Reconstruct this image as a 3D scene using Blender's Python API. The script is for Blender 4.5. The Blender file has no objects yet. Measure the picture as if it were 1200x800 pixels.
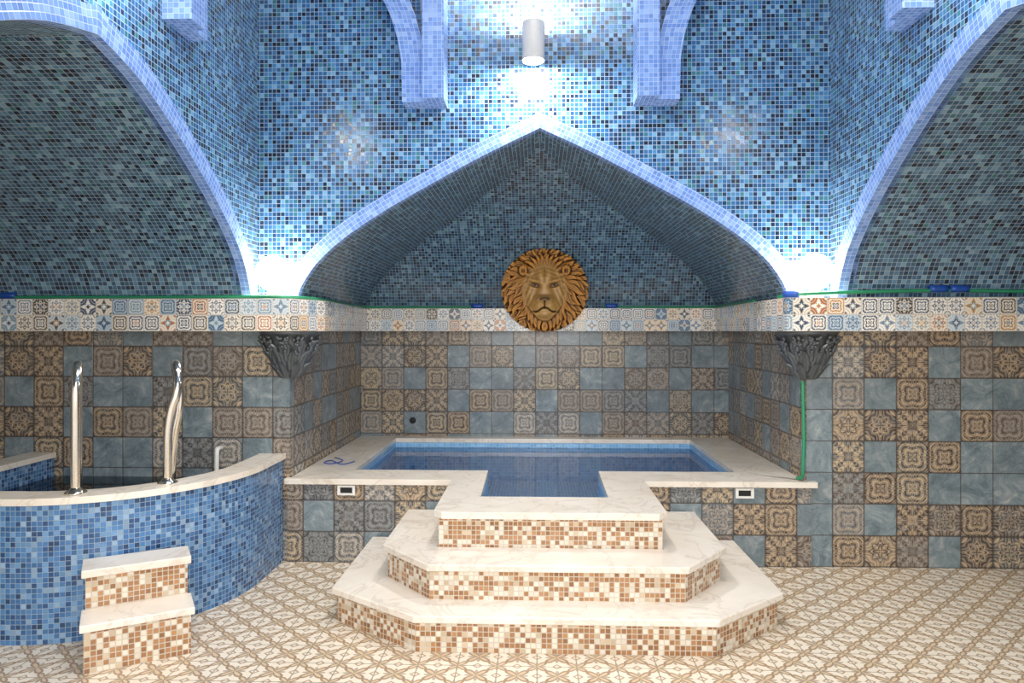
import bpy, bmesh, math, random
import numpy as np
from mathutils import Vector, Matrix
random.seed(4)
S = bpy.context.scene
COL = S.collection

# ------------------------------------------------------------------ helpers
def hexc(h):
    h = h.lstrip('#')
    out = []
    for i in (0, 2, 4):
        c = int(h[i:i+2], 16)/255
        out.append(c/12.92 if c <= .04045 else ((c+.055)/1.055)**2.4)
    return tuple(out)+(1.0,)

class G:
    def __init__(s, name):
        s.mat = bpy.data.materials.new(name)
        s.mat.use_nodes = True
        s.nt = s.mat.node_tree
        s.nt.nodes.clear()
        s.out = s.nt.nodes.new('ShaderNodeOutputMaterial')
    def n(s, t): return s.nt.nodes.new(t)
    def link(s, a, b): s.nt.links.new(a, b)
    def setin(s, sock, v):
        if isinstance(v, bpy.types.NodeSocket): s.link(v, sock)
        else: sock.default_value = v
    def m(s, op, *a):
        nd = s.n('ShaderNodeMath'); nd.operation = op
        for i, v in enumerate(a): s.setin(nd.inputs[i], v)
        return nd.outputs[0]
    def v(s, op, *a):
        nd = s.n('ShaderNodeVectorMath'); nd.operation = op
        k = 0
        for v in a:
            if op == 'SCALE' and k == 1:
                s.setin(nd.inputs['Scale'], v)
            else:
                s.setin(nd.inputs[k], v)
            k += 1
        return nd.outputs[0]
    def mix(s, f, a, b, bt='MIX'):
        nd = s.n('ShaderNodeMix'); nd.data_type = 'RGBA'; nd.blend_type = bt
        s.setin(nd.inputs[0], f); s.setin(nd.inputs[6], a); s.setin(nd.inputs[7], b)
        return nd.outputs[2]
    def ramp(s, f, stops, interp='LINEAR'):
        nd = s.n('ShaderNodeValToRGB'); cr = nd.color_ramp; cr.interpolation = interp
        while len(cr.elements) > 1: cr.elements.remove(cr.elements[-1])
        cr.elements[0].position = stops[0][0]; cr.elements[0].color = stops[0][1]
        for p, c in stops[1:]:
            e = cr.elements.new(p); e.color = c
        s.setin(nd.inputs[0], f)
        return nd.outputs[0]
    def uv(s):
        tc = s.n('ShaderNodeTexCoord'); sp = s.n('ShaderNodeSeparateXYZ')
        s.link(tc.outputs['UV'], sp.inputs[0])
        return sp.outputs[0], sp.outputs[1], tc
    def noise(s, vec, scale, detail=3, rough=.5, dist=0):
        nd = s.n('ShaderNodeTexNoise')
        if vec is not None: s.link(vec, nd.inputs['Vector'])
        nd.inputs['Scale'].default_value = scale; nd.inputs['Detail'].default_value = detail
        nd.inputs['Roughness'].default_value = rough; nd.inputs['Distortion'].default_value = dist
        return nd.outputs[0]
    def white(s, a, b):
        cb = s.n('ShaderNodeCombineXYZ'); s.link(a, cb.inputs[0]); s.link(b, cb.inputs[1])
        wn = s.n('ShaderNodeTexWhiteNoise'); wn.noise_dimensions = '2D'
        s.link(cb.outputs[0], wn.inputs[0])
        sp = s.n('ShaderNodeSeparateColor'); s.link(wn.outputs['Color'], sp.inputs[0])
        return wn.outputs['Value'], wn.outputs['Color'], sp.outputs
    def maprange(s, f, a, b):
        nd = s.n('ShaderNodeMapRange'); nd.interpolation_type = 'SMOOTHSTEP'
        s.setin(nd.inputs[0], f); nd.inputs[1].default_value = a; nd.inputs[2].default_value = b
        return nd.outputs[0]
    def bump(s, h, dist, strength=1.0):
        nd = s.n('ShaderNodeBump'); nd.inputs['Strength'].default_value = strength
        nd.inputs['Distance'].default_value = dist
        s.setin(nd.inputs['Height'], h)
        return nd.outputs[0]
    def bsdf(s, col, rough=.4, metal=0, normal=None, spec=None, **kw):
        p = s.n('ShaderNodeBsdfPrincipled')
        s.setin(p.inputs['Base Color'], col); s.setin(p.inputs['Roughness'], rough)
        p.inputs['Metallic'].default_value = metal
        if spec is not None: p.inputs['Specular IOR Level'].default_value = spec
        if normal is not None: s.link(normal, p.inputs['Normal'])
        for k, v in kw.items(): p.inputs[k.replace('_', ' ')].default_value = v
        s.link(p.outputs[0], s.out.inputs[0])
        return s.mat

def cells(g, T, off=0.0):
    u, v, tc = g.uv()
    x = g.m('ADD', g.m('DIVIDE', u, T), off); y = g.m('ADD', g.m('DIVIDE', v, T), off)
    ix = g.m('FLOOR', x); iy = g.m('FLOOR', y)
    fx = g.m('FRACT', x); fy = g.m('FRACT', y)
    e = g.m('MINIMUM', g.m('MINIMUM', fx, g.m('SUBTRACT', 1.0, fx)), g.m('MINIMUM', fy, g.m('SUBTRACT', 1.0, fy)))
    return ix, iy, fx, fy, e, tc

def mosaic(name, pitch, pal, grout, gw=.07, rough=.18, jit=.05, off=100.0, spec=None, var=.36):
    g = G(name)
    ix, iy, fx, fy, e, tc = cells(g, pitch, off)
    val, colr, rgb = g.white(ix, iy)
    tot = sum(w for w, c in pal); acc = 0; stops = []
    for w, c in pal:
        stops.append((acc/tot, hexc(c))); acc += w
    c = g.ramp(val, stops, 'CONSTANT')
    hs = g.n('ShaderNodeHueSaturation')
    g.setin(hs.inputs['Value'], g.m('ADD', 1-var/2, g.m('MULTIPLY', rgb[1], var)))
    g.link(c, hs.inputs['Color'])
    mask = g.maprange(e, gw*.6, gw*1.3)
    col = g.mix(mask, hexc(grout), hs.outputs[0])
    bmp = g.bump(mask, .002, .6)
    jv = g.v('SCALE', g.v('SUBTRACT', colr, (.5, .5, .5)), g.m('MULTIPLY', mask, jit))
    nrm = g.v('NORMALIZE', g.v('ADD', bmp, jv))
    rg = g.m('ADD', rough, g.m('MULTIPLY', g.m('SUBTRACT', 1.0, mask), .4))
    return g.bsdf(col, rg, normal=nrm, spec=spec)

def ornament(g, fx, fy):
    px = g.m('SUBTRACT', fx, .5); py = g.m('SUBTRACT', fy, .5)
    ax = g.m('ABSOLUTE', px); ay = g.m('ABSOLUTE', py)
    r = g.m('SQRT', g.m('ADD', g.m('MULTIPLY', px, px), g.m('MULTIPLY', py, py)))
    th = g.m('ARCTAN2', py, px)
    c4 = g.m('COSINE', g.m('MULTIPLY', th, 4.0)); c8 = g.m('COSINE', g.m('MULTIPLY', th, 8.0))
    cx = g.m('SUBTRACT', .5, ax); cy = g.m('SUBTRACT', .5, ay)
    rc = g.m('SQRT', g.m('ADD', g.m('MULTIPLY', cx, cx), g.m('MULTIPLY', cy, cy)))
    A = g.m('GREATER_THAN', g.m('SINE', g.m('ADD', g.m('MULTIPLY', r, 33.0), g.m('MULTIPLY', c4, 1.9))), 0.1)
    B = g.m('GREATER_THAN', g.m('ADD', g.m('MULTIPLY', g.m('MULTIPLY', g.m('SINE', g.m('MULTIPLY', ax, 19.0)), g.m('SINE', g.m('MULTIPLY', ay, 19.0))), 2.0), g.m('MULTIPLY', c8, .7)), 0.25)
    ring = g.m('LESS_THAN', g.m('ABSOLUTE', g.m('SUBTRACT', r, g.m('ADD', .29, g.m('MULTIPLY', c8, .055)))), .035)
    core = g.m('LESS_THAN', g.m('ABSOLUTE', g.m('SUBTRACT', r, g.m('ADD', .13, g.m('MULTIPLY', c4, .07)))), .04)
    crn = g.m('LESS_THAN', g.m('ABSOLUTE', g.m('SUBTRACT', rc, .17)), .04)
    C = g.m('MAXIMUM', g.m('MAXIMUM', ring, core), crn)
    return A, B, C, ax, ay, r, rc, c4, c8

def sel(g, k, A, B, C):
    s1 = g.m('LESS_THAN', k, .34); s3 = g.m('GREATER_THAN', k, .64)
    s2 = g.m('SUBTRACT', g.m('SUBTRACT', 1.0, s1), s3)
    return g.m('ADD', g.m('ADD', g.m('MULTIPLY', s1, A), g.m('MULTIPLY', s2, B)), g.m('MULTIPLY', s3, C))

def vintage_tile(name, strip=False):
    g = G(name)
    ix, iy, fx, fy, e, tc = cells(g, .191, 60.0)
    val, colr, rgb = g.white(ix, iy)
    A, B, C, ax, ay, r, rc, c4, c8 = ornament(g, fx, fy)
    fil = g.m('GREATER_THAN', g.m('SINE', g.m('ADD', g.m('MULTIPLY', rc, 52.0), g.m('MULTIPLY', c8, 1.8))), .3)
    D = g.m('GREATER_THAN', g.m('SUBTRACT', g.m('ADD', .33, g.m('MULTIPLY', c4, -.10)), r), 0.0)
    D = g.m('ABSOLUTE', g.m('SUBTRACT', D, g.m('GREATER_THAN', g.m('SUBTRACT', g.m('ADD', .17, g.m('MULTIPLY', c8, .05)), r), 0.0)))
    C = g.m('ABSOLUTE', g.m('SUBTRACT', C, g.m('MULTIPLY', D, g.m('GREATER_THAN', rgb[0], .5))))
    pat = sel(g, rgb[1], A, B, C)
    pat = g.m('ABSOLUTE', g.m('SUBTRACT', pat, g.m('MULTIPLY', fil, .5)))
    inv = g.m('GREATER_THAN', rgb[2], .5)
    pat = g.m('ABSOLUTE', g.m('SUBTRACT', pat, inv))
    nw = g.noise(tc.outputs['UV'], 14, 6, .8)
    wear = g.maprange(nw, .48, .66)
    light = g.ramp(val, [(0, hexc('#cdb390')), (.2, hexc('#aca499')), (.4, hexc('#d8c09a')), (.54, hexc('#959b9d')), (.74, hexc('#bcae9c')), (.88, hexc('#d4cab9'))], 'CONSTANT')
    dark = g.ramp(rgb[0], [(0, hexc('#38302d')), (.2, hexc('#5a493c')), (.42, hexc('#3c4349')), (.64, hexc('#4b4038')), (.8, hexc('#56616a'))], 'CONSTANT')
    n1 = g.noise(tc.outputs['UV'], 26, 5, .75)
    col = g.mix(g.m('MULTIPLY', pat, .92), dark, light)
    col = g.mix(g.m('MULTIPLY', wear, .5), col, g.mix(g.m('GREATER_THAN', rgb[1], .5), hexc('#8a8078'), hexc('#707a80')))
    col = g.mix(.25, col, g.ramp(n1, [(.35, hexc('#453d3d')), (.66, hexc('#b4aaa0'))]))
    frame = g.m('GREATER_THAN', g.m('MAXIMUM', ax, ay), .455)
    col = g.mix(g.m('MULTIPLY', frame, .5), col, dark)
    n2 = g.noise(tc.outputs['UV'], 7, 7, .8, .9)
    plain = g.ramp(n2, [(.3, hexc('#505d65')), (.44, hexc('#708088')), (.56, hexc('#8b999f')), (.7, hexc('#bbbebc'))])
    pv = g.mix(g.m('MULTIPLY', rgb[1], .35), plain, hexc('#5d666d'))
    isp = g.m('MULTIPLY', g.m('LESS_THAN', g.m('MODULO', g.m('ADD', ix, g.m('MULTIPLY', iy, 2.0)), 4.0), .5), g.m('GREATER_THAN', rgb[2], .3))
    isp = g.m('MAXIMUM', isp, g.m('GREATER_THAN', rgb[0], .93))
    if strip: isp = g.m('MAXIMUM', isp, g.m('COMPARE', ix, 60.0, .1))
    col = g.mix(isp, col, pv)
    mask = g.maprange(e, .006, .018)
    col = g.mix(mask, hexc('#4c4642'), col)
    return g.bsdf(col, .27, normal=g.bump(mask, .003, .5))

def band_tile(name):
    g = G(name)
    ix, iy, fx, fy, e, tc = cells(g, .095, 40.0)
    val, colr, rgb = g.white(ix, iy)
    A, B, C, ax, ay, r, rc, c4, c8 = ornament(g, fx, fy)
    D = g.m('GREATER_THAN', g.m('SUBTRACT', g.m('ADD', .30, g.m('MULTIPLY', c4, .13)), r), 0.0)
    D = g.m('ABSOLUTE', g.m('SUBTRACT', D, g.m('LESS_THAN', r, .12)))
    D = g.m('MAXIMUM', D, g.m('LESS_THAN', rc, .15))
    pat = sel(g, rgb[1], C, D, A)
    pat = g.m('ABSOLUTE', g.m('SUBTRACT', pat, g.m('MULTIPLY', g.m('GREATER_THAN', g.m('SINE', g.m('MULTIPLY', rc, 44.0)), .75), .6)))
    pals = [(0, '#24405f'), (.22, '#66809a'), (.38, '#a9642a'), (.5, '#3d3b3a'), (.68, '#77909f'), (.82, '#b5803f'), (.92, '#3f6080')]
    fg = g.ramp(val, [(p, hexc(c)) for p, c in pals], 'CONSTANT')
    fg2 = g.ramp(g.m('FRACT', g.m('MULTIPLY', val, 7.3)), [(p, hexc(c)) for p, c in pals], 'CONSTANT')
    fgc = g.mix(g.m('LESS_THAN', r, .2), fg, fg2)
    bg = g.ramp(rgb[0], [(0, hexc('#f3ede3')), (.4, hexc('#e9e0d2')), (.65, hexc('#d3dade')), (.8, hexc('#ece2d0')), (.92, hexc('#bccad3'))], 'CONSTANT')
    inv = g.m('GREATER_THAN', rgb[2], .8)
    pat = g.m('ABSOLUTE', g.m('SUBTRACT', pat, inv))
    col = g.mix(g.m('MULTIPLY', pat, .96), bg, fgc)
    mask = g.maprange(e, .012, .035)
    col = g.mix(mask, hexc('#cdc4b8'), col)
    return g.bsdf(col, .25, normal=g.bump(mask, .002, .4))

def floor_tile(name):
    g = G(name)
    T = .17
    ix, iy, fx, fy, e, tc = cells(g, T, 50.0)
    def motif(qx, qy, R):
        r = g.m('SQRT', g.m('ADD', g.m('MULTIPLY', qx, qx), g.m('MULTIPLY', qy, qy)))
        th = g.m('ARCTAN2', qy, qx)
        s2 = g.m('ABSOLUTE', g.m('SINE', g.m('MULTIPLY', th, 2.0)))
        c2 = g.m('ABSOLUTE', g.m('COSINE', g.m('MULTIPLY', th, 2.0)))
        pet = g.m('LESS_THAN', r, g.m('MULTIPLY', R, g.m('POWER', s2, 1.3)))
        inn = g.m('LESS_THAN', r, g.m('MULTIPLY', R*.80, g.m('POWER', s2, 4.5)))
        axp = g.m('LESS_THAN', r, g.m('MULTIPLY', R*.72, g.m('POWER', c2, 3.5)))
        return pet, inn, axp
    px = g.m('SUBTRACT', fx, .5); py = g.m('SUBTRACT', fy, .5)
    p1, i1, a1 = motif(px, py, .40)
    cx = g.m('SUBTRACT', .5, g.m('ABSOLUTE', px)); cy = g.m('SUBTRACT', .5, g.m('ABSOLUTE', py))
    p2, i2, a2 = motif(cx, cy, .33)
    # small diamonds on the middle of each tile edge
    d1 = g.m('ADD', g.m('ABSOLUTE', px), cy); d2 = g.m('ADD', cx, g.m('ABSOLUTE', py))
    dm = g.m('MINIMUM', d1, d2)
    dia = g.m('LESS_THAN', g.m('ABSOLUTE', g.m('SUBTRACT', dm, .11)), .03)
    n = g.noise(tc.outputs['UV'], 30, 3)
    base = g.mix(n, hexc('#eee6d8'), hexc('#e2d6c2'))
    col = g.mix(g.m('MULTIPLY', g.m('MAXIMUM', a1, a2), .7), base, hexc('#9a8770'))
    col = g.mix(g.m('MULTIPLY', g.m('MAXIMUM', p1, p2), .82), col, hexc('#8e6c4a'))
    col = g.mix(g.m('MULTIPLY', g.m('MAXIMUM', i1, i2), .85), col, hexc('#d8c4a4'))
    col = g.mix(g.m('MULTIPLY', dia, .7), col, hexc('#93714e'))
    mk_ = g.maprange(e, .008, .02)
    col = g.mix(mk_, hexc('#a09380'), col)
    return g.bsdf(col, .22, normal=g.bump(mk_, .002, .4))

def marble(name, a='#eee8de', b='#e0d5c7', vein='#ab9c8c'):
    g = G(name)
    tc = g.n('ShaderNodeTexCoord')
    n1 = g.noise(tc.outputs['Object'], 2.5, 6, .6, .6)
    n2 = g.noise(tc.outputs['Object'], 3, 5, .55, 1.4)
    base = g.ramp(n1, [(.35, hexc(a)), (.7, hexc(b))])
    vn = g.m('SUBTRACT', 1.0, g.maprange(g.m('ABSOLUTE', g.m('SUBTRACT', n2, .5)), .0, .03))
    col = g.mix(g.m('MULTIPLY', vn, .3), base, hexc(vein))
    return g.bsdf(col, .22)

def simple(name, c, rough=.4, metal=0, nscale=40, var=.12, bumpd=0, **kw):
    g = G(name)
    tc = g.n('ShaderNodeTexCoord')
    n = g.noise(tc.outputs['Object'], nscale, 3)
    col = g.mix(g.m('MULTIPLY', n, var), hexc(c), (0.02, 0.02, 0.02, 1))
    nrm = g.bump(n, bumpd) if bumpd else None
    return g.bsdf(col, rough, metal, normal=nrm, **kw)

def emit(name, c, st):
    g = G(name)
    e = g.n('ShaderNodeEmission'); e.inputs[0].default_value = hexc(c); e.inputs[1].default_value = st
    g.link(e.outputs[0], g.out.inputs[0]); return g.mat

def water(name, tint, wave=.004):
    g = G(name)
    tc = g.n('ShaderNodeTexCoord')
    n = g.noise(tc.outputs['Object'], 5, 2, .5, .3)
    b = g.bump(n, wave, .35)
    tr = g.n('ShaderNodeBsdfTransparent'); tr.inputs[0].default_value = hexc(tint)
    gl = g.n('ShaderNodeBsdfGlossy'); gl.inputs['Roughness'].default_value = .04; g.link(b, gl.inputs['Normal'])
    fr = g.n('ShaderNodeFresnel'); fr.inputs[0].default_value = 1.33; g.link(b, fr.inputs['Normal'])
    mx = g.n('ShaderNodeMixShader'); g.link(fr.outputs[0], mx.inputs[0]); g.link(tr.outputs[0], mx.inputs[1]); g.link(gl.outputs[0], mx.inputs[2])
    g.link(mx.outputs[0], g.out.inputs[0]); return g.mat

# ---------------------------------------------------------------- materials
P = .0265
M_UP = mosaic('blue_glass_mosaic', P, [(3, '#2b6397'), (2.5, '#214f7c'), (2, '#437fb0'), (1.8, '#183555'), (1.3, '#6c9ec4'), (1.4, '#122238'), (1.2, '#347284')], '#9cb4ca', .06, .22, .06, spec=.6)
M_VAULT = mosaic('slate_blue_glass_mosaic', P, [(3, '#41637e'), (2.5, '#34546f'), (2, '#577e9a'), (1.6, '#253b52'), (1.2, '#7397ac'), (1, '#1b2c3f'), (.6, '#40707a')], '#a2b1bd', .05, .2, .06, spec=.7)
M_RIM = mosaic('pale_blue_mosaic', P, [(3, '#7196d8'), (2, '#7fa2de'), (2, '#658ad0'), (1, '#8fb0e4')], '#a9c0ea', .06, .2, .05, var=.16)
M_TUB = mosaic('blue_tub_mosaic', .0235, [(3, '#4a7aae'), (2.6, '#3b6799'), (2, '#6791bc'), (1.5, '#2f5180'), (1.1, '#87a5c2'), (.9, '#2a476c')], '#8fa5bd', .06, .2, .05)
M_LIN = mosaic('pool_lining_mosaic', P, [(3, '#8cc3ee'), (2.4, '#80b9e8'), (2, '#9accf2'), (1, '#74aee0')], '#a8d2f2', .07, .2, .04, var=.14)
M_STEP = mosaic('brown_white_mosaic', .0235, [(3.4, '#a0734b'), (2.2, '#b08259'), (1.2, '#8f6543'), (3.0, '#e2d9ca'), (1.6, '#cab79c')], '#cbc0b0', .09, .25, .03, var=.22)
M_TILE = vintage_tile('vintage_patchwork_tile')
M_TILE2 = vintage_tile('vintage_patchwork_tile_with_plain_edge', True)
M_BAND = band_tile('small_patchwork_tile')
M_FLOOR = floor_tile('leaf_pattern_floor_tile')
M_MARB = marble('cream_marble')
M_WHITE = simple('white_plastic', '#eeeeea', .35)
M_LAMP = simple('lamp_metal', '#c4c6c8', .4)
M_CHROME = simple('polished_steel', '#e4dccf', .15, 1.0, 20, .05)
M_PEWTER = simple('dark_pewter', '#6a7076', .36, .45, 70, .3, .001)
M_GREEN = simple('green_rubber', '#2c8f66', .4)
M_BLUE = simple('blue_plastic', '#1e4fa8', .35)
M_DARK = simple('dark_opening', '#141414', .6)
M_W1 = water('pool_water', '#eef7fe')
M_W2 = water('plunge_water', '#7fa9b8')
M_BULB = emit('warm_bulb', '#fff0dc', 42)
M_DISC = emit('lamp_disc', '#fff6ea', 900)
M_DISC2 = emit('side_lamp_disc', '#fff6ea', 380)
M_FILL = emit('ceiling_lamp_glow', '#fff2e2', 5)

# ------------------------------------------------------------- mesh builders
def mk(name, V, F, mats, UV=None, MI=None, smooth=False, loc=(0, 0, 0), parent=None):
    me = bpy.data.meshes.new(name)
    me.from_pydata([tuple(v) for v in V], [], F)
    for m_ in (mats if isinstance(mats, (list, tuple)) else [mats]): me.materials.append(m_)
    ul = me.uv_layers.new(name='UVMap')
    if UV is None:
        for p in me.polygons:
            n = p.normal
            for li in p.loop_indices:
                co = me.vertices[me.loops[li].vertex_index].co
                if abs(n.z) > .7: ul.data[li].uv = (co.x, co.y)
                else:
                    t = Vector((-n.y, n.x, 0)); t.normalize()
                    if abs(t.x) > abs(t.y):
                        t *= (1 if t.x > 0 else -1)
                    else: t *= (1 if t.y > 0 else -1)
                    ul.data[li].uv = (co.x*t.x+co.y*t.y, co.z)
    else:
        for p, uvs in zip(me.polygons, UV):
            for li, q in zip(p.loop_indices, uvs): ul.data[li].uv = q
    if MI:
        for p, k in zip(me.polygons, MI): p.material_index = k
    if smooth:
        for p in me.polygons: p.use_smooth = True
    me.update()
    ob = bpy.data.objects.new(name, me); ob.location = loc
    COL.objects.link(ob)
    if parent: setp(ob, parent)
    return ob

def setp(ch, par):
    ch.location = Vector(ch.location)-Vector(par.location)
    ch.parent = par

def empty(name, loc):
    e = bpy.data.objects.new(name, None); e.location = loc; e.empty_display_size = .1
    COL.objects.link(e); return e

def tag(o, label, cat, group=None):
    o['label'] = label; o['category'] = cat
    if group: o['group'] = group
    return o

def struct(o, label=None):
    o['kind'] = 'structure'
    if label: o['label'] = label
    return o

def area2(p): return sum(p[i][0]*p[(i+1) % len(p)][1]-p[(i+1) % len(p)][0]*p[i][1] for i in range(len(p)))

def prism(name, poly, z0, z1, mside, mcap=None, loc=(0, 0, 0), parent=None, u0=0.0, v0=0.0):
    if area2(poly) < 0: poly = poly[::-1]
    n = len(poly)
    V = [(x, y, z0) for x, y in poly]+[(x, y, z1) for x, y in poly]
    F = []; UV = []; MI = []
    s = u0
    for i in range(n):
        j = (i+1) % n
        L = math.dist(poly[i], poly[j])
        F.append((i, j, n+j, n+i)); UV.append([(s, z0-v0), (s+L, z0-v0), (s+L, z1-v0), (s, z1-v0)]); MI.append(0)
        s += L
    F.append(tuple(range(n, 2*n))); UV.append([(x, y) for x, y in poly]); MI.append(1 if mcap else 0)
    F.append(tuple(range(n-1, -1, -1))); UV.append([(x, y) for x, y in poly[::-1]]); MI.append(1 if mcap else 0)
    return mk(name, V, F, [mside]+([mcap] if mcap else []), UV, MI, loc=loc, parent=parent)

def bevel(ob, w=.004, seg=2):
    b = ob.modifiers.new('bevel', 'BEVEL'); b.width = w; b.segments = seg; b.limit_method = 'ANGLE'; b.angle_limit = .6
    return ob

def ringprism(name, O, I, z0, z1, mats, pick, loc=(0, 0, 0), parent=None):
    n = len(O)
    V = [(x, y, z0) for x, y in O]+[(x, y, z1) for x, y in O]+[(x, y, z0) for x, y in I]+[(x, y, z1) for x, y in I]
    F = []; UV = []; MI = []
    def add(idx, uv, kind):
        seen = []; uu = []
        for k, q in zip(idx, uv):
            if not any((Vector(V[k])-Vector(V[a])).length < 1e-5 for a in seen): seen.append(k); uu.append(q)
        if len(seen) > 2:
            F.append(tuple(seen)); UV.append(uu)
            c = sum((Vector(V[a]) for a in seen), Vector())/len(seen)
            MI.append(pick(kind, c))
    so = si = 0
    for i in range(n):
        j = (i+1) % n
        lo = math.dist(O[i], O[j]); li = math.dist(I[i], I[j])
        add((i, j, n+j, n+i), [(so, z0), (so+lo, z0), (so+lo, z1), (so, z1)], 'out')
        add((2*n+j, 2*n+i, 3*n+i, 3*n+j), [(si+li, z0), (si, z0), (si, z1), (si+li, z1)], 'in')
        add((n+i, n+j, 3*n+j, 3*n+i), [O[i], O[j], I[j], I[i]], 'top')
        add((j, i, 2*n+i, 2*n+j), [O[j], O[i], I[i], I[j]], 'top')
        so += lo; si += li
    return mk(name, V, F, mats, UV, MI, loc=loc, parent=parent)

def catmull(pts, k=6):
    pts = [Vector(p) for p in pts]; out = []
    for i in range(len(pts)-1):
        p0 = pts[max(i-1, 0)]; p1 = pts[i]; p2 = pts[i+1]; p3 = pts[min(i+2, len(pts)-1)]
        for j in range(k):
            t = j/k
            out.append(.5*((2*p1)+(-p0+p2)*t+(2*p0-5*p1+4*p2-p3)*t*t+(-p0+3*p1-3*p2+p3)*t**3))
    out.append(pts[-1]); return out

def tube(name, pts, r, mat, seg=12, smoothk=6, loc=(0, 0, 0), parent=None):
    pts = catmull(pts, smoothk) if smoothk else [Vector(p) for p in pts]
    V = []; F = []; n = len(pts)
    t0 = (pts[1]-pts[0]).normalized(); up = Vector((0, 0, 1)) if abs(t0.z) < .9 else Vector((1, 0, 0))
    a = t0.cross(up).normalized()
    for i, p in enumerate(pts):
        t = (pts[min(i+1, n-1)]-pts[max(i-1, 0)]).normalized()
        a = (a-t*a.dot(t)).normalized(); b = t.cross(a)
        for k in range(seg):
            q = 2*math.pi*k/seg
            V.append(p+(a*math.cos(q)+b*math.sin(q))*r)
    for i in range(n-1):
        for k in range(seg):
            k2 = (k+1) % seg
            F.append((i*seg+k, i*seg+k2, (i+1)*seg+k2, (i+1)*seg+k))
    F.append(tuple(range(seg-1, -1, -1))); F.append(tuple((n-1)*seg+k for k in range(seg)))
    return mk(name, V, F, mat, smooth=True, loc=loc, parent=parent)

def lathe(name, prof, mat, seg=28, loc=(0, 0, 0), parent=None, smooth=True):
    V = []; F = []
    for r, z in prof:
        for k in range(seg):
            q = 2*math.pi*k/seg; V.append((r*math.cos(q), r*math.sin(q), z))
    for i in range(len(prof)-1):
        for k in range(seg):
            k2 = (k+1) % seg
            F.append((i*seg+k, i*seg+k2, (i+1)*seg+k2, (i+1)*seg+k))
    F.append(tuple(range(seg-1, -1, -1))); F.append(tuple((len(prof)-1)*seg+k for k in range(seg)))
    return mk(name, V, F, mat, smooth=smooth, loc=loc, parent=parent)

# --------------------------------------------------------------- room shell
YF, YB = 4.42, 6.2
XL, XR = -1.54, 1.638
LZ0, LZ1 = 1.43, 1.62
struct(mk('floor', [(-3.9, -2.5, 0), (3.9, -2.5, 0), (3.9, 6.4, 0), (-3.9, 6.4, 0)], [(0, 1, 2, 3)], M_FLOOR), 'cream tiled floor with brown leaf pattern')
def rect(a, b, c, d): return [(a, b), (c, b), (c, d), (a, d)]
struct(prism('wall_back', rect(XL, YB, XR, 6.35), 0, LZ0, M_TILE, v0=-.03), 'patchwork tiled alcove wall')
struct(prism('wall_left_pier', rect(-3.75, YF, XL, 6.35), 0, LZ0, M_TILE), 'patchwork tiled pier wall')
struct(prism('wall_right_pier', rect(XR, YF, 3.75, 6.35), 0, LZ0, M_TILE2, u0=.036), 'patchwork tiled pier wall')
struct(prism('wall_left', rect(-3.75, 1.0, -3.6, YF), 0, LZ0, M_TILE), 'patchwork tiled side wall')
struct(prism('wall_right', rect(3.6, 1.0, 3.75, YF), 0, LZ0, M_TILE), 'patchwork tiled side wall')
LEDGE = [(-3.75, 1.0), (-3.35, 1.0), (-3.35, 4.1), (-1.42, 4.1), (-1.33, 4.45), (-1.42, 5.95), (1.465, 5.95), (1.40, 4.5), (1.41, 4.1), (3.35, 4.1), (3.35, 1.0), (3.75, 1.0),
         (3.75, YF), (XR, YF), (XR, 6.35), (XL, 6.35), (XL, YF), (-3.75, YF)]
struct(prism('trim_1', LEDGE, LZ0, LZ1, M_BAND, M_MARB, v0=LZ0), 'ledge faced with small multicoloured patchwork tiles')

CX, CY, HX, HY = .018, 2.70, 1.758, 1.72
ZTOP = 4.7
prof = catmull([(1.51, 1.60, 0), (1.465, 1.715, 0), (1.38, 1.84, 0), (1.25, 1.965, 0), (1.1, 2.075, 0), (.9, 2.2, 0), (.64, 2.345, 0), (.34, 2.505, 0), (0, 2.667, 0)], 4)
prof_side = catmull([(1.51, 1.60, 0), (1.465, 1.72, 0), (1.385, 1.86, 0), (1.25, 2.00, 0), (1.09, 2.13, 0), (.88, 2.275, 0), (.60, 2.44, 0), (.30, 2.585, 0), (0, 2.667, 0)], 4)
def frame(side):
    if side == 'back': return (lambda a, d, z: (CX+a, CY+HY+d, z)), HX, 1.0
    if side == 'front': return (lambda a, d, z: (CX+a, CY-HY-d, z)), HX, 1.0
    if side == 'left': return (lambda a, d, z: (CX-HX-d, CY+a, z)), HY, .91
    return (lambda a, d, z: (CX+HX+d, CY+a, z)), HY, .95
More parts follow.
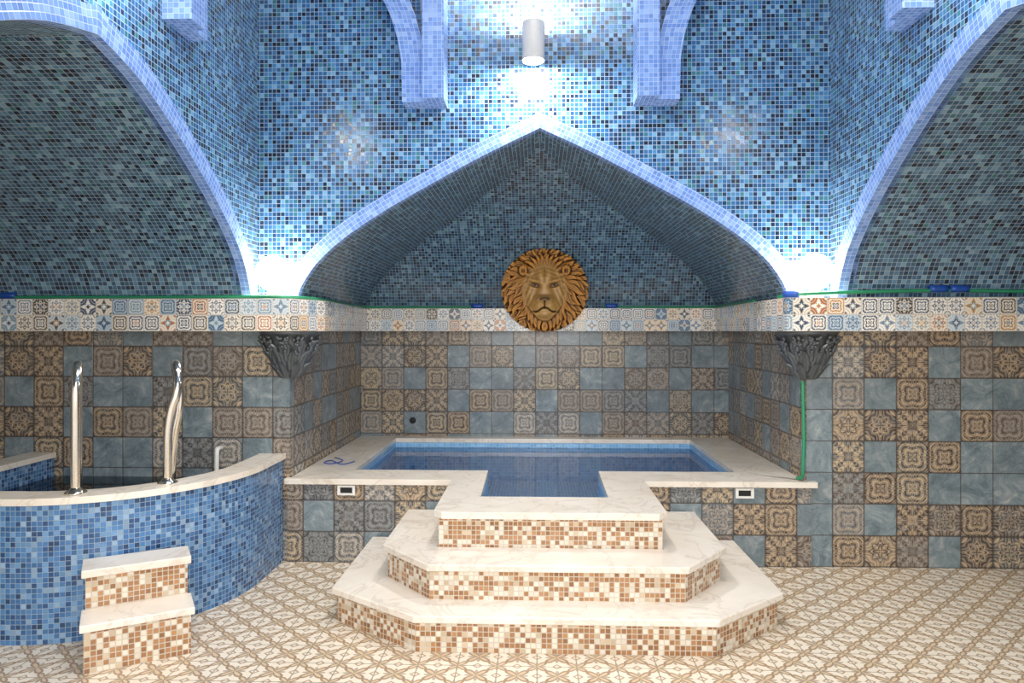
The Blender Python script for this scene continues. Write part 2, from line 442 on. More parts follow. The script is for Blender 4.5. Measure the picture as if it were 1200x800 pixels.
def build_side(side, k):
    f, HL, zs = frame(side)
    P_ = prof if side in ('back', 'front') else prof_side
    pr = [(p.x*(1.0 if side in ('back', 'front') else .985), LZ1-.02+(p.y-1.60)*zs) for p in P_]
    full = [(-a, z) for a, z in pr]+[(a, z) for a, z in pr[::-1][1:]]
    cols = [(-HL, LZ1), (full[0][0]-.0001, LZ1)]+full+[(full[-1][0]+.0001, LZ1), (HL, LZ1)]
    V = []; F = []; UV = []
    for i in range(len(cols)-1):
        (a0, z0), (a1, z1) = cols[i], cols[i+1]
        b = len(V)
        V += [f(a0, 0, z0), f(a1, 0, z1), f(a1, 0, ZTOP), f(a0, 0, ZTOP)]
        F.append((b, b+1, b+2, b+3)); UV.append([(a0, z0), (a1, z1), (a1, ZTOP), (a0, ZTOP)])
    struct(mk('wall_%s_upper' % side, V, F, M_UP, UV), 'blue glass mosaic wall above pointed arch')
    n = len(full); out = []
    rw = .085 if side in ('back', 'front') else .10
    for i in range(n):
        a, z = full[i]
        p0 = full[max(i-1, 0)]; p1 = full[min(i+1, n-1)]
        t = Vector((p1[0]-p0[0], p1[1]-p0[1])).normalized()
        nn = Vector((-t.y, t.x))
        w = rw*(1.0 if i != n//2 else 1.12)
        out.append((a+nn.x*w, max(z+nn.y*w, LZ1)))
    V = []; F = []; UV = []; s = 0
    D1, D2 = -.055, .03
    for i in range(n-1):
        L = math.dist(full[i], full[i+1])
        for A, da, B, db, vo, wd in ((full, D1, out, D1, 0, rw), (full, D2, full, D1, -.085, .085), (out, D1, out, 0.0, rw, .055)):
            b = len(V)
            V += [f(A[i][0], da, A[i][1]), f(A[i+1][0], da, A[i+1][1]), f(B[i+1][0], db, B[i+1][1]), f(B[i][0], db, B[i][1])]
            F.append((b, b+1, b+2, b+3)); UV.append([(s, vo), (s+L, vo), (s+L, vo+wd), (s, vo+wd)])
        s += L
    struct(mk('trim_%d' % k, V, F, M_RIM, UV), 'pale blue mosaic rim of a pointed arch')
    if side == 'front': return
    D = 1.75; D0 = .12; pw = .45
    V = []; F = []; UV = []; s = 0; q = 0
    w0 = pr[0][0]
    E = lambda w: D0+(D-D0)*(max(w, 0)/w0)**pw
    rows = []
    for i in range(len(pr)-1):
        k2 = 1 if i < len(pr)-4 else 4
        for j in range(k2):
            t = j/k2; rows.append((pr[i][0]*(1-t)+pr[i+1][0]*t, pr[i][1]*(1-t)+pr[i+1][1]*t))
    rows.append(pr[-1])
    for i in range(len(rows)-1):
        (wa, za), (wb, zb) = rows[i], rows[i+1]
        ea = E(wa); eb = E(wb)
        L = math.dist((wa, za), (wb, zb)); K = math.dist((ea, za), (eb, zb))
        for sg in (-1, 1):
            b = len(V)
            V += [f(sg*wa, 0, za), f(sg*wa, ea, za), f(sg*wb, eb, zb), f(sg*wb, 0, zb)]
            F.append((b, b+1, b+2, b+3)); UV.append([(0, s), (ea, s), (eb, s+L), (0, s+L)])
        b = len(V)
        V += [f(-wa, ea, za), f(wa, ea, za), f(wb, eb, zb), f(-wb, eb, zb)]
        F.append((b, b+1, b+2, b+3)); UV.append([(-wa, q), (wa, q), (wb, q+K), (-wb, q+K)])
        s += L; q += K
    struct(mk('ceiling_%s_vault' % side, V, F, M_VAULT, UV), 'dark slate-blue mosaic vault over the alcove')
for k, sd in enumerate(('back', 'left', 'right', 'front')): build_side(sd, k+2)
struct(mk('ceiling', [(CX-HX, CY-HY, ZTOP), (CX+HX, CY-HY, ZTOP), (CX+HX, CY+HY, ZTOP), (CX-HX, CY+HY, ZTOP)], [(0, 1, 2, 3)], M_UP), 'blue mosaic ceiling')

def rib(side, sg, k):
    f, HL, zs = frame(side)
    V = []; F = []; UV = []
    dz = 0.0 if side == 'back' else .07
    ds = 1.0 if side == 'back' else .7
    def ext(rows, d):
        s = 0; d = d*ds
        for i in range(len(rows)):
            a0, a1, z = rows[i]
            z = min(z+dz, 4.69)
            V.extend([f(sg*a0, 0, z), f(sg*a0, d, z), f(sg*a1, d, z), f(sg*a1, 0, z)])
            if i:
                L = math.hypot(z-rows[i-1][2], a0-rows[i-1][0])
                b = len(V)-8
                for m_, w0, w1 in ((0, 0, abs(d)), (1, abs(d), abs(d)+a1-a0), (2, abs(d)+a1-a0, 2*abs(d)+a1-a0)):
                    F.append((b+m_, b+m_+1, b+4+m_+1, b+4+m_)); UV.append([(w0, s), (w1, s), (w1, s+L), (w0, s+L)])
                s += L
            else:
                b = len(V)-4
                F.append((b, b+1, b+2, b+3)); UV.append([(0, 0), (0, abs(d)), (a1-a0, abs(d)), (a1-a0, 0)])
    ext([(.57, .70, 2.81), (.57, .70, 4.69)], -.20)
    ext([(.70, .83, 2.81), (.70, .835, 3.05), (.715, .86, 3.2), (.75, .90, 3.33), (.80, .96, 3.46), (.87, 1.04, 3.6), (.98, 1.16, 3.76), (1.14, 1.32, 3.94), (1.36, 1.54, 4.14)], -.13)
    struct(mk('trim_%d' % k, V, F, M_RIM, UV), 'pale blue mosaic foot of a blind arch')
k = 6
for sd in ('back', 'left', 'right'):
    for sg in (-1, 1):
        rib(sd, sg, k); k += 1

# --------------------------------------------------------------- main pool
DZ = .52
pool = tag(empty('pool', (.05, 5.2, 0)), 'rectangular blue mosaic bathing pool with cream marble coping', 'pool')
O = [(-1.535, 6.195), (-1.535, 4.415), (-1.55, 4.415), (-1.55, 4.40), (-.5, 4.40), (-.5, 3.62), (.63, 3.62), (.63, 4.40), (1.66, 4.40), (1.66, 4.415), (1.633, 4.415), (1.633, 6.195)]
I = [(-1.2, 6.07), (-1.2, 4.68), (-1.2, 4.68), (-1.2, 4.68), (-.32, 4.68), (-.31, 3.94), (.39, 3.94), (.40, 4.68), (1.28, 4.68), (1.28, 4.68), (1.28, 4.68), (1.28, 6.07)]
def pk(kind, c):
    if kind == 'in': return 1
    if kind == 'out' and c.y < 4.3: return 2
    return 0
ringprism('pool_wall', O, I, 0, DZ-.035, [M_TILE, M_LIN, M_STEP], pk, parent=pool)
O2 = [(-1.535, 6.195), (-1.535, 4.415), (-1.56, 4.415), (-1.56, 4.375), (-.525, 4.375), (-.525, 3.64), (-.48, 3.595), (.61, 3.595), (.655, 3.64), (.655, 4.375), (1.69, 4.375), (1.69, 4.415), (1.633, 4.415), (1.633, 6.195)]
I2 = [(-1.185, 6.055), (-1.185, 4.70), (-1.185, 4.695), (-1.185, 4.695), (-.305, 4.695), (-.295, 3.955), (-.295, 3.955), (.375, 3.955), (.375, 3.955), (.385, 4.695), (1.265, 4.695), (1.265, 4.695), (1.265, 4.70), (1.265, 6.055)]
I2 = [(x-.015*(1 if x < 0 else -1), y+(.01 if y > 5 else -.01)) for x, y in I2]
cp = ringprism('coping', O2, I2, DZ-.035, DZ, [M_MARB], lambda k_, c: 0, parent=pool)
cp['label'] = 'cream marble coping slab'
In = [(-1.2, 6.07), (-1.2, 4.68), (-.32, 4.68), (-.31, 3.94), (.39, 3.94), (.40, 4.68), (1.28, 4.68), (1.28, 6.07)]
def flat(name, poly, z, mat, parent):
    if area2(poly) < 0: poly = poly[::-1]
    return mk(name, [(x, y, z) for x, y in poly], [tuple(range(len(poly)))], mat, [[(x, y) for x, y in poly]], parent=parent)
flat('pool_bottom', In, .16, M_LIN, pool)
flat('water', In, .445, M_W1, pool)
for X in (-1.178, 1.258):
    cz = .448
    fr = ringprism('overflow_vent', [(X-.055, cz-.03), (X+.055, cz-.03), (X+.055, cz+.03), (X-.055, cz+.03)],
                   [(X-.038, cz-.018), (X+.038, cz-.018), (X+.038, cz+.018), (X-.038, cz+.018)], 0, .012, [M_WHITE], lambda a, b: 0)
    fr.data.transform(Matrix(((1, 0, 0, 0), (0, 0, -1, 4.399), (0, 1, 0, 0), (0, 0, 0, 1))))
    setp(fr, pool); fr['label'] = 'white plastic frame'
    hole = mk('vent_opening', [(X-.04, 4.397, cz-.02), (X+.04, 4.397, cz-.02), (X+.04, 4.397, cz+.02), (X-.04, 4.397, cz+.02)], [(0, 1, 2, 3)], M_DARK)
    hole.parent = fr; hole.location = Vector((0, 0, 0))

st = tag(empty('staircase', (.08, 3.8, 0)), 'two wide marble steps with chamfered corners and brown mosaic risers', 'staircase')
def chamf(xl, xr, cl, cr, yf, ym, yb, nl, nr, yn):
    return [(xl, yb), (xl, ym), (cl, yf), (cr, yf), (xr, ym), (xr, yb), (nr, yb), (nr, yn), (nl, yn), (nl, yb)]
s1 = prism('step', chamf(-.985, 1.16, -.537, .785, 3.18, 3.51, 4.395, -.505, .635, 3.615), 0, .137, M_STEP, parent=st)
t1 = prism('tread', chamf(-1.01, 1.185, -.548, .797, 3.155, 3.495, 4.37, -.505, .635, 3.615), .137, .17, M_MARB)
t1.parent = s1
s2 = prism('step', chamf(-.765, .925, -.505, .69, 3.36, 3.66, 4.395, -.505, .635, 3.615), .17, .307, M_STEP, parent=st)
t2 = prism('tread', chamf(-.79, .95, -.515, .702, 3.335, 3.645, 4.37, -.505, .635, 3.615), .307, .34, M_MARB)
t2.parent = s2
for t in (t1, t2, cp): bevel(t, .005)

# ------------------------------------------------------------- plunge tub
tub = tag(empty('plunge_tub', (-2.36, 3.8, 0)), 'curved plunge tub clad in blue mosaic with marble rim', 'bath tub')
def ucurve(off, back=4.41):
    pts = [(-1.58-off, back)]
    n = 26
    for i in range(n+1):
        q = i/n*math.pi/2
        pts.append((-2.4+(.82-off)*math.cos(q), 4.05-(.87-off)*math.sin(q)))
    xl = -3.17
    for i in range(14):
        q = i/13*math.pi/2
        pts.append((-2.75-(.42-off)*math.sin(q), 3.60-(.42-off)*math.cos(q)))
    pts.append((xl+off, back))
    return pts
TZ = .67
def cring(o, i): return ucurve(o)+ucurve(i)[::-1]
prism('tub_wall', cring(0, .13), 0, TZ-.032, M_TUB, parent=tub)
rimo = prism('rim', cring(-.018, .145), TZ-.032, TZ, M_MARB, parent=tub); rimo['label'] = 'cream marble rim'
flat('tub_bottom', ucurve(.13), .01, M_LIN, tub)
flat('water', ucurve(.13), .52, M_W2, tub)

def handrail(x, y, d, lean, label, pts):
    base = Vector((x, y, TZ))
    d = Vector((d[0], d[1], 0)).normalized(); e2 = Vector((d.y, -d.x, 0))
    e = tag(empty('handrail', base), label, 'handrail', 'pool handrails')
    t = tube('rail', [d*a+e2*l*lean+Vector((0, 0, b)) for a, l, b in pts], .0215, M_CHROME, 18, 6)
    t.parent = e
    fl = lathe('flange', [(.048, 0), (.048, .008), (.032, .016), (.022, .03)], M_CHROME, 24); fl.parent = e
handrail(-2.16, 3.285, (-.549, .836), .008, 'upright polished steel pool handrail bent over the marble rim',
         [(0, 0, 0), (0, 0, .15), (0, 0, .32), (0, 0, .46), (.02, .5, .55), (.08, 1, .60), (.145, 1, .56), (.175, 1, .46), (.18, 1, .3), (.18, 1, .1), (.18, 1, -.14)])
handrail(-1.845, 3.52, (-.464, .886), .045, 'leaning polished steel pool handrail with double curve on the rim',
         [(0, 0, 0), (0, 0, .14), (0, .05, .26), (0, .35, .36), (0, .85, .44), (.01, 1.05, .51), (.05, .95, .575), (.11, .85, .59), (.165, .9, .54), (.185, 1.3, .44), (.185, 1.2, .34), (.19, .8, .24), (.20, 0.5, .12), (.20, .4, 0.0), (.20, .4, -.14)])

es = tag(empty('entry_steps', (-1.8, 3.1, 0)), 'small two-step marble and brown mosaic block against the blue tub', 'steps')
e_ = Vector((.859, .512)); n_ = Vector((-.512, .859)); o_ = Vector((-1.887, 2.92))
def q4(a0, a1, b0, b1): return [tuple(o_+e_*a+n_*b) for a, b in ((a0, b0), (a1, b0), (a1, b1), (a0, b1))]
a = prism('step', q4(0, .41, 0, .355), 0, .178, M_STEP, parent=es); b = prism('tread', q4(-.015, .425, -.02, .185), .178, .21, M_MARB); b.parent = a
c = prism('step', q4(0, .41, .185, .355), .178, .35, M_STEP, parent=es); d = prism('tread', q4(-.015, .425, .165, .355), .35, .385, M_MARB); d.parent = c
bevel(b); bevel(d)

# corbels: bell carved with three tiers of curling leaves and grape clusters
def corbel(cx, cy, flip, label):
    bm = bmesh.new()
    nA, nT = 36, 14
    rad = lambda t: .03+.135*t**.7
    grid = []
    for j in range(nT+1):
        t = j/nT
        row = []
        for i in range(nA+1):
            th = math.radians(-180+270*i/nA)
            r = rad(t)
            if t > .93: r = .19
            elif t > .86: r = .175
            row.append(bm.verts.new((r*math.cos(th), r*math.sin(th), -.29+.29*t)))
        grid.append(row)
    for j in range(nT):
        for i in range(nA):
            bm.faces.new((grid[j][i], grid[j][i+1], grid[j+1][i+1], grid[j+1][i]))
    ax_ = [bm.verts.new((0, 0, -.29+.29*j/nT)) for j in (0, nT)]
    for i in range(nA):
        bm.faces.new((grid[nT][i], grid[nT][i+1], ax_[1])); bm.faces.new((grid[0][i+1], grid[0][i], ax_[0]))
    def leaf(th0, tb, tt, W):
        nu, nv = 10, 10
        rows = []
        for a in range(nu+1):
            s = a/nu
            t = tb+(tt-tb)*s
            row = []
            for b in range(nv+1):
                q = b/nv*2-1
                w = W*(math.sin(min(1, s*.88+.12)*math.pi)**.55)*(1+.16*math.sin(s*22))
                r = rad(t)+.008+.022*s**3+.012*(1-q*q)+.005*math.cos(q*9)
                th = th0+q*w/max(r, .03)
                row.append(bm.verts.new((r*math.cos(th), r*math.sin(th), -.29+.29*t-.03*max(0, s-.8)*5*.3)))
            rows.append(row)
        for a in range(nu):
            for b in range(nv):
                bm.faces.new((rows[a][b], rows[a][b+1], rows[a+1][b+1], rows[a+1][b]))
    for i in range(7): leaf(math.radians(-163+i*39.5), .38, .84, .044)
    for i in range(6): leaf(math.radians(-143+i*39.5), .18, .62, .036)
    for i in range(5): leaf(math.radians(-150+i*50), .0, .36, .026)
    rnd = random.Random(5)
    for th0 in (-150, -120, -85, -55, -20, 15, 50):
        for m_ in range(16):
            yy = rnd.random()
            t = .88-.36*yy
            th = math.radians(th0+rnd.uniform(-1, 1)*11*(1-yy*.7))
            r = rad(t)+.026
            bmesh.ops.create_icosphere(bm, subdivisions=2, radius=.0115, matrix=Matrix.Translation((r*math.cos(th), r*math.sin(th), -.29+.29*t)))
    for v in bm.verts:
        if v.co.x < .001 and v.co.y > -.001:
            if abs(v.co.x) < abs(v.co.y): v.co.x = .001
            else: v.co.y = -.001
        v.co.z = min(v.co.z, 0)
    if flip:
        for v in bm.verts: v.co.x = -v.co.x
        bmesh.ops.reverse_faces(bm, faces=bm.faces)
    me = bpy.data.meshes.new('corbel'); bm.to_mesh(me); bm.free()
    me.materials.append(M_PEWTER)
    for p in me.polygons: p.use_smooth = True
    o = bpy.data.objects.new('corbel', me); o.location = (cx, cy, LZ0); COL.objects.link(o)
    tag(o, label, 'corbel', 'pewter corbels under the ledge')
corbel(XL, YF, False, 'dark pewter corbel with grapes and leaves under the ledge')
corbel(XR, YF, True, 'dark pewter corbel with grapes and leaves above a green pipe')

# --------------------------------------------------------------- lion head
def lion(loc):
    N = 300; R = .372
    xs = np.linspace(-1.06, 1.06, N); X0, Y0 = np.meshgrid(xs, xs)
    r = np.hypot(X0, Y0)
    sst = lambda v, a, b: (lambda t: t*t*(3-2*t))(np.clip((v-a)/(b-a), 0, 1))
    X, Y = X0, Y0
    h = .16*np.sqrt(np.clip(1-(r/1.1)**2, 0, 1))+.02*np.sin(np.arctan2(X, Y)*60+r*8)
    tint = np.zeros_like(h)
    rng = np.random.RandomState(3)
    locks = []
    for ring, (rad, cnt, L, W) in enumerate([(.86, 40, .36, .060), (.76, 34, .46, .062), (.66, 28, .48, .062), (.58, 22, .44, .058)]):
        for i in range(cnt):
            a = (i+.5*(ring % 2)+rng.uniform(-.35, .35))*2*math.pi/cnt
            locks.append((ring, a, rad+rng.uniform(-.05, .05), L*rng.uniform(.8, 1.25), W*rng.uniform(.8, 1.3), rng.uniform(-1, 1)))
    for ring, a, rad, L, W, cv in locks:
        dx, dy = math.sin(a), math.cos(a)
        ddx, ddy = dx, dy-.75*abs(math.sin(a))
        n = math.hypot(ddx, ddy); ddx /= n; ddy /= n
        cx, cy = dx*rad, dy*rad
        u = (X-cx)*ddx+(Y-cy)*ddy; v = -(X-cx)*ddy+(Y-cy)*ddx
        v = v-cv*.7*(u**2)/L-.036*np.sin(u*13+a*5)
        t = np.clip(u/L+.5, 0, 1)
        wd = W*(np.sin(np.clip(t*.86+.14, 0, 1)*math.pi)**.6)+.003
        q = v/wd
        m = (np.abs(q) < 1) & (u > -L*.5) & (u < L*.5)
        z = .17+.055*ring+.085*np.sqrt(np.clip(1-q**2, 0, 1))*(1-.5*t)+.014*np.cos(q*9.5)-.03*t
        mm = m & (z > h)
        h = np.where(mm, z, h); tint = np.where(mm, rng.uniform(-.25, .3), tint)
    # face drawn on enlarged coordinates so it fills the disc
    fs = 1.18
    X = X0/fs; Y = (Y0+.02)/fs
    aX = np.abs(X)
    ga = lambda cx, cy, sx, sy: np.exp(-((X-cx)/sx)**2-((Y-cy)/sy)**2)
    g2 = lambda cx, cy, sx, sy: np.exp(-((aX-cx)/sx)**2-((Y-cy)/sy)**2)
    def rot2(cx, cy, sx, sy, ang):
        c, s = math.cos(ang), math.sin(ang)
        u = (aX-cx)*c+(Y-cy)*s; w = -(aX-cx)*s+(Y-cy)*c
        return np.exp(-(u/sx)**2-(w/sy)**2)
    wid = .42-.11*sst(-Y, .08, .5)-.05*sst(Y, .15, .5)
    e = np.sqrt((X/wid)**2+((Y+.03)/.56)**2)
    Fm = 1-sst(e, .94, 1.08)
    hf = .50-.12*(X/.4)**2-.07*sst(Y, .2, .55)
    hf += .075*np.exp(-(aX/(.10+.06*sst(-Y, -.1, .15)+.07*sst(Y, .1, .4)))**4)*(1-sst(Y, .25, .5))*sst(Y, -.24, -.14)
    hf += .125*np.exp(-(np.abs(X)/.25)**3-((Y+.31)/.17)**4)+.06*g2(.12, -.285, .10, .09)
    hf += .06*np.exp(-(X/(.135))**4-((Y+.155)/.052)**4)
    hf += -.095*rot2(.185, .11, .10, .050, .30)
    eye = ((aX-.182)*math.cos(.3)+(Y-.105)*math.sin(.3))/.058; eyv = (-(aX-.182)*math.sin(.3)+(Y-.105)*math.cos(.3))/.030
    hf += .05*np.sqrt(np.clip(1-eye**2-eyv**2, 0, 1))
    hf += .065*rot2(.19, .185, .12, .035, .33)+.03*rot2(.20, .055, .08, .02, .25)
    hf += .05*g2(.28, -.06, .08, .14)+.03*g2(.09, .34, .05, .14)-.03*ga(0, .34, .02, .14)
    ym = -.335-.075*sst(aX, .02, .16)+.015*sst(aX, .18, .25)
    mouth = np.exp(-((Y-ym)/.018)**2)*(1-sst(aX, .19, .25))
    phil = np.exp(-(X/.014)**2)*sst(-Y, .19, .21)*(1-sst(-Y, .32, .34))
    hf += -.07*mouth-.04*phil+.06*ga(0, -.475, .11, .045)-.05*rot2(.078, -.17, .03, .016, -.5)
    hf += .008*np.sin(aX*70+30*Y)*sst(aX, .16, .28)+.006*np.sin(Y*80+aX*25)*sst(Y, .2, .3)
    for yy, xx in ((-.27, .09), (-.30, .14), (-.33, .10), (-.28, .18)):
        hf += -.014*g2(xx, yy, .010, .010)
    h = h*(1-Fm)+hf*Fm; tint = tint*(1-Fm)
    ear = ((aX-.40)/.085)**2+((Y-.40)/.105)**2
    ev = .51-.12*np.exp(-((aX-.40)/.045)**2-((Y-.375)/.06)**2)-.12*np.clip(ear, 0, 1)**2+.01*np.cos(aX*110)
    h = np.where((ear < 1) & (ev > h-.05), ev, h)
    for (cx, cy, a, L, W) in [(0, .56, 0, .26, .04), (.06, .57, .15, .30, .04), (.12, .56, .3, .28, .04), (.18, .53, .45, .30, .04), (.24, .49, .6, .26, .04), (.30, .43, .75, .24, .036), (.36, .33, .9, .20, .036), (.0, -.63, math.pi, .32, .05), (.08, -.61, 3.0, .32, .045), (.15, -.57, 2.95, .32, .045), (.22, -.51, 2.85, .32, .045), (.28, -.43, 2.8, .32, .045), (.33, -.33, 2.75, .32, .045), (.37, -.22, 2.7, .30, .045), (.40, -.1, 2.6, .30, .045), (.42, .03, 2.4, .28, .042), (.43, .15, 2.1, .24, .04)]:
        dx, dy = math.sin(a), math.cos(a)
        u = (aX-cx)*dx+(Y-cy)*dy; v = -(aX-cx)*dy+(Y-cy)*dx
        t = np.clip(u/L+.5, 0, 1)
        wd = W*np.sin(np.clip(t*.8+.2, 0, 1)*math.pi)**.6+.003
        q = (v-.025*np.sin(u*16+cx*9))/wd
        m = (np.abs(q) < 1) & (np.abs(u) < L*.5)
        z = .37+.08*np.sqrt(np.clip(1-q**2, 0, 1))+.012*np.cos(q*9.5)-.06*t
        h = np.where(m & (z > h), z, h)
    for _ in range(2):
        h = (h*4+np.roll(h, 1, 0)+np.roll(h, -1, 0)+np.roll(h, 1, 1)+np.roll(h, -1, 1))/8
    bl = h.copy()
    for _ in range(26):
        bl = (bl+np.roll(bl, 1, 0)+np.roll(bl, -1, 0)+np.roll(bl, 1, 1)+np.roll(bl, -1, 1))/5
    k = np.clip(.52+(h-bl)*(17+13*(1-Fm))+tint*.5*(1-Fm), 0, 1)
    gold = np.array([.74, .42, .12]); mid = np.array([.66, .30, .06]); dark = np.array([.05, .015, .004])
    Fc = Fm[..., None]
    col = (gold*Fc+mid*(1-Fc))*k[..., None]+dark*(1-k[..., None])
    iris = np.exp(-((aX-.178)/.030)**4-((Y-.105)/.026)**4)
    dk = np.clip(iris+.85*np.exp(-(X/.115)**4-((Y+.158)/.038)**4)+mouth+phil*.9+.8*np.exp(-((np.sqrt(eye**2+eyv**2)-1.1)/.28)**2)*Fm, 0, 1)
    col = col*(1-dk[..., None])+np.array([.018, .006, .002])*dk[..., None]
    RM = .965+.008*np.sin(np.arctan2(X0, Y0)*44)
    inside = r < RM
    idx = -np.ones((N, N), int); V = []; C = []
    for j in range(N):
        for i in range(N):
            if inside[j, i]:
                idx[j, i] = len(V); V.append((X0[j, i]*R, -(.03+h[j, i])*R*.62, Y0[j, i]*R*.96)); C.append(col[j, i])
    F = []; edges = {}
    for j in range(N-1):
        for i in range(N-1):
            q = (idx[j, i], idx[j, i+1], idx[j+1, i+1], idx[j+1, i])
            if min(q) >= 0:
                F.append(tuple(int(a) for a in q))
                for m_ in range(4):
                    a_, b_ = q[m_], q[(m_+1) % 4]
                    if (b_, a_) in edges: del edges[(b_, a_)]
                    else: edges[(a_, b_)] = 1
    back = {}
    for (a_, b_) in edges:
        for w in (a_, b_):
            if w not in back:
                back[w] = len(V); V.append((V[w][0]*.98, 0, V[w][2]*.98)); C.append(dark)
        F.append((int(b_), int(a_), back[a_], back[b_]))
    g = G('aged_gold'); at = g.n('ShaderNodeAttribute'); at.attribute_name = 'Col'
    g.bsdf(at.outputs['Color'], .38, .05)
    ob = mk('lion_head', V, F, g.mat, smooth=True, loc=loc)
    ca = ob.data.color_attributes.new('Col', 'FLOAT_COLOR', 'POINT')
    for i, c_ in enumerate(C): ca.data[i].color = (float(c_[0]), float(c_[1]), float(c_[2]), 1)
    tag(ob, 'golden lion head relief with flowing mane mounted on the ledge', 'lion sculpture')
lion((.062, 5.948, 1.768))

# --------------------------------------------------------------- lamps
def wall_lamp(x, y, dx, dy, z, label, lens):
    e = tag(empty('wall_lamp', (x, y, z)), label, 'wall lamp', 'up-and-down wall lamps')
    b = lathe('lamp_body', [(.055, -.10), (.066, -.115), (.068, -.11), (.068, .11), (.066, .115), (.055, .10)], M_LAMP, 32); b.parent = e
    for s_ in (-1, 1):
        pf = [(.055*math.cos(q), s_*(.108+.022*math.sin(q))) for q in [math.pi/2*i/7 for i in range(7)]]+[(.003, s_*.130)]
        d = lathe('lamp_lens', pf, lens, 24); d.parent = e
    br = tube('bracket', [(dx*.06, dy*.06, 0), (dx*.14, dy*.14, 0)], .02, M_WHITE, 12, 0); br.parent = e
wall_lamp(CX-.04, CY+HY-.14, 0, 1, 3.155, 'white cylindrical wall lamp above the pointed arch', M_DISC)
wall_lamp(CX-HX+.14, CY+.0, -1, 0, 3.2, 'white cylindrical wall lamp on blue mosaic wall', M_DISC2)
wall_lamp(CX+HX-.14, CY+.0, 1, 0, 3.2, 'white cylindrical wall lamp on blue mosaic wall', M_DISC2)
def bulb(x, y, label):
    e = tag(empty('globe_lamp', (x, y, LZ1)), label, 'lamp', 'globe lamps on the ledge')
    b = lathe('lamp_base', [(.05, 0), (.05, .02), (.03, .035), (.03, .06)], M_WHITE, 24); b.parent = e
    R_ = .105
    pr_ = [(.03, .05)]+[(R_*math.sin(q), .05+R_-R_*math.cos(q)) for q in [math.pi*i/14 for i in range(2, 14)]]+[(.003, .05+2*R_)]
    s = lathe('globe', pr_, M_BULB, 24); s.parent = e
bulb(-1.57, 4.22, 'glowing white globe lamp on the tiled ledge')
bulb(1.61, 4.22, 'glowing white globe lamp on the tiled ledge')

def add_fill_lamp(x, y, z):  # unseen lamps added at the ceiling for general fill
    e = tag(empty('ceiling_lamp', (x, y, z)), 'round white ceiling lamp with glowing diffuser', 'ceiling lamp', 'ceiling lamps')
    b = lathe('lamp_housing', [(.30, -.06), (.31, -.05), (.31, 0)], M_WHITE, 32); b.parent = e
    d = lathe('diffuser', [(.05, -.085), (.2, -.08), (.28, -.062)], M_FILL, 32); d.parent = e
for x, y in ((-.85, 1.9), (.95, 1.9), (.05, 3.2)): add_fill_lamp(x, y, ZTOP)

# --------------------------------------------------------------- hoses etc
hz = LZ1+.011
def hose(pts, fit, label):
    o = tube('hose', pts, .0105, M_GREEN, 10, 5); tag(o, label, 'hose')
    for (x, y, z, dx, dy) in fit:
        L = .05
        f_ = tube('connector', [(x-dx*L, y-dy*L, z), (x-dx*.02, y-dy*.02, z), (x+dx*.02, y+dy*.02, z), (x+dx*L, y+dy*L, z)], .021, M_BLUE, 12, 0)
        f_.parent = o; f_['label'] = 'blue plastic connector'
hose([(-3.5, 4.17, hz), (-2.8, 4.15, hz), (-2.2, 4.16, hz), (-1.75, 4.13, hz), (-1.5, 4.12, hz), (-1.40, 4.3, hz), (-1.38, 4.6, hz), (-1.44, 5.4, hz), (-1.40, 5.93, hz), (-1.0, 6.0, hz), (-.45, 6.0, hz)],
     [(-3.15, 4.16, hz+.01, 1, 0), (-.5, 6.0, hz+.01, 1, 0)], 'green garden hose with blue connectors along the ledge')
hose([(.55, 6.0, hz), (1.1, 6.0, hz), (1.46, 5.98, hz), (1.47, 5.5, hz), (1.44, 4.8, hz)], [(.62, 6.0, hz+.01, 1, 0)], 'short green hose in the alcove corner of the ledge')
hose([(1.42, 4.28, hz), (1.5, 4.13, hz+.01), (1.8, 4.12, hz+.02), (2.3, 4.14, hz+.03), (2.9, 4.14, hz+.02), (3.3, 4.15, hz+.01)], [(2.27, 4.14, hz+.04, 1, 0), (2.385, 4.14, hz+.04, 1, 0), (1.46, 4.17, hz+.01, .7, -.5)], 'green hose with blue connectors on the outer ledge')
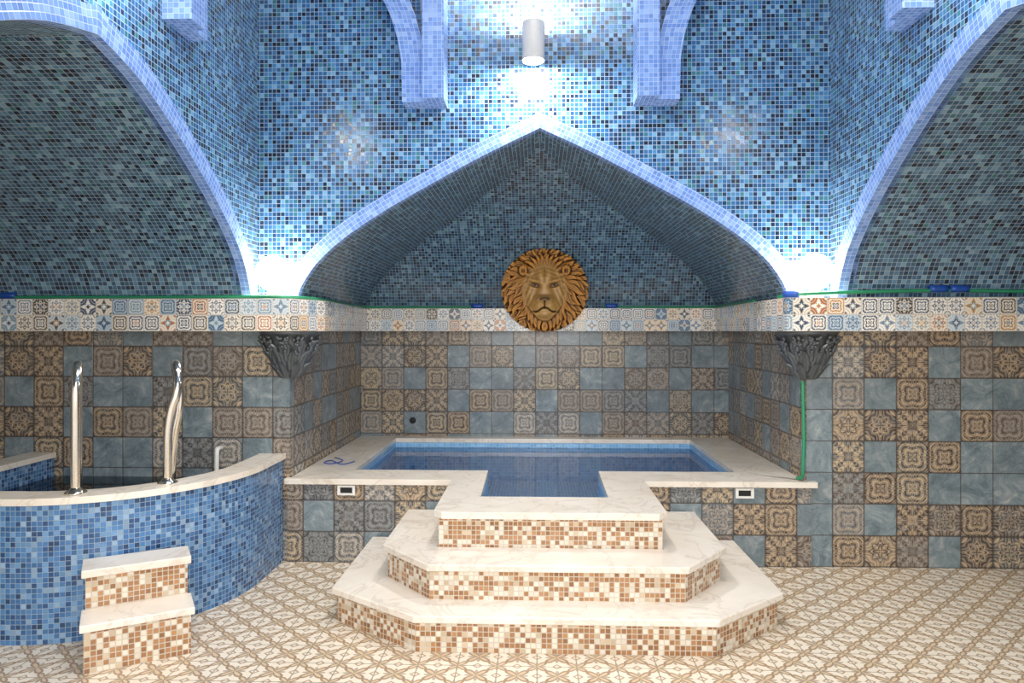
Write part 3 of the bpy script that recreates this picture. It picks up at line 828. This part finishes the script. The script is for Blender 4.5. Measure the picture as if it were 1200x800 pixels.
gp = tube('water_pipe', [(1.60, 4.375, 1.13), (1.60, 4.37, 1.0), (1.605, 4.372, .8), (1.60, 4.375, .6), (1.60, 4.39, .55), (1.58, 4.42, .535)], .0105, M_GREEN, 10, 5)
tag(gp, 'thin green water pipe running down the tiled pier', 'pipe')
pv = tube('drain_pipe', [(-1.97, 4.41, .70), (-1.97, 4.37, .705), (-1.97, 4.35, .69), (-1.97, 4.345, .60), (-1.97, 4.345, .53)], .014, M_WHITE, 12, 5)
tag(pv, 'short white plastic pipe elbow above the tub water', 'pipe')
cb = tube('cable', [(-1.45, 5.1, .524), (-1.36, 4.98, .524), (-1.40, 4.86, .524), (-1.47, 4.9, .524), (-1.44, 4.98, .524), (-1.33, 4.84, .524), (-1.27, 4.95, .524)], .0035, M_BLUE, 8, 6)
tag(cb, 'thin blue cable coiled on the marble coping', 'cable')
jt = lathe('water_jet', [(.028, 0), (.028, .008), (.02, .012)], M_DARK, 24); jt.rotation_euler = (math.pi/2, 0, 0); jt.location = (-1.08, 6.2, .655)
tag(jt, 'small black round jet cap on the tiled wall', 'jet')

# --------------------------------------------------------------- lights
def area(x, y, z, sx, power, rot=(0, 0, 0), col=(1, .95, .88)):  # unseen fill lights added overhead and behind the camera
    l = bpy.data.lights.new('room_light', 'AREA'); l.size = sx; l.energy = power; l.color = col
    o = bpy.data.objects.new('room_light', l); o.location = (x, y, z); o.rotation_euler = rot; COL.objects.link(o)
area(CX, 2.3, 4.45, 1.6, 75)
area(0, -.7, 2.1, 1.8, 130, (math.radians(84), 0, 0))
w = bpy.data.worlds.new('world'); S.world = w; w.use_nodes = True
bg = w.node_tree.nodes['Background']; bg.inputs[0].default_value = (1, .97, .94, 1); bg.inputs[1].default_value = 1.2

# --------------------------------------------------------------- camera
cam = bpy.data.cameras.new('camera'); co = bpy.data.objects.new('camera', cam); COL.objects.link(co)
co.location = (0, 0, 1.43); co.rotation_euler = (math.pi/2, 0, math.radians(2))
cam.sensor_width = 36; cam.lens = 25.2; cam.shift_y = -.01; cam.clip_start = .05
S.camera = co
try: S.view_settings.view_transform = 'Standard'
except Exception as ex: print(ex)
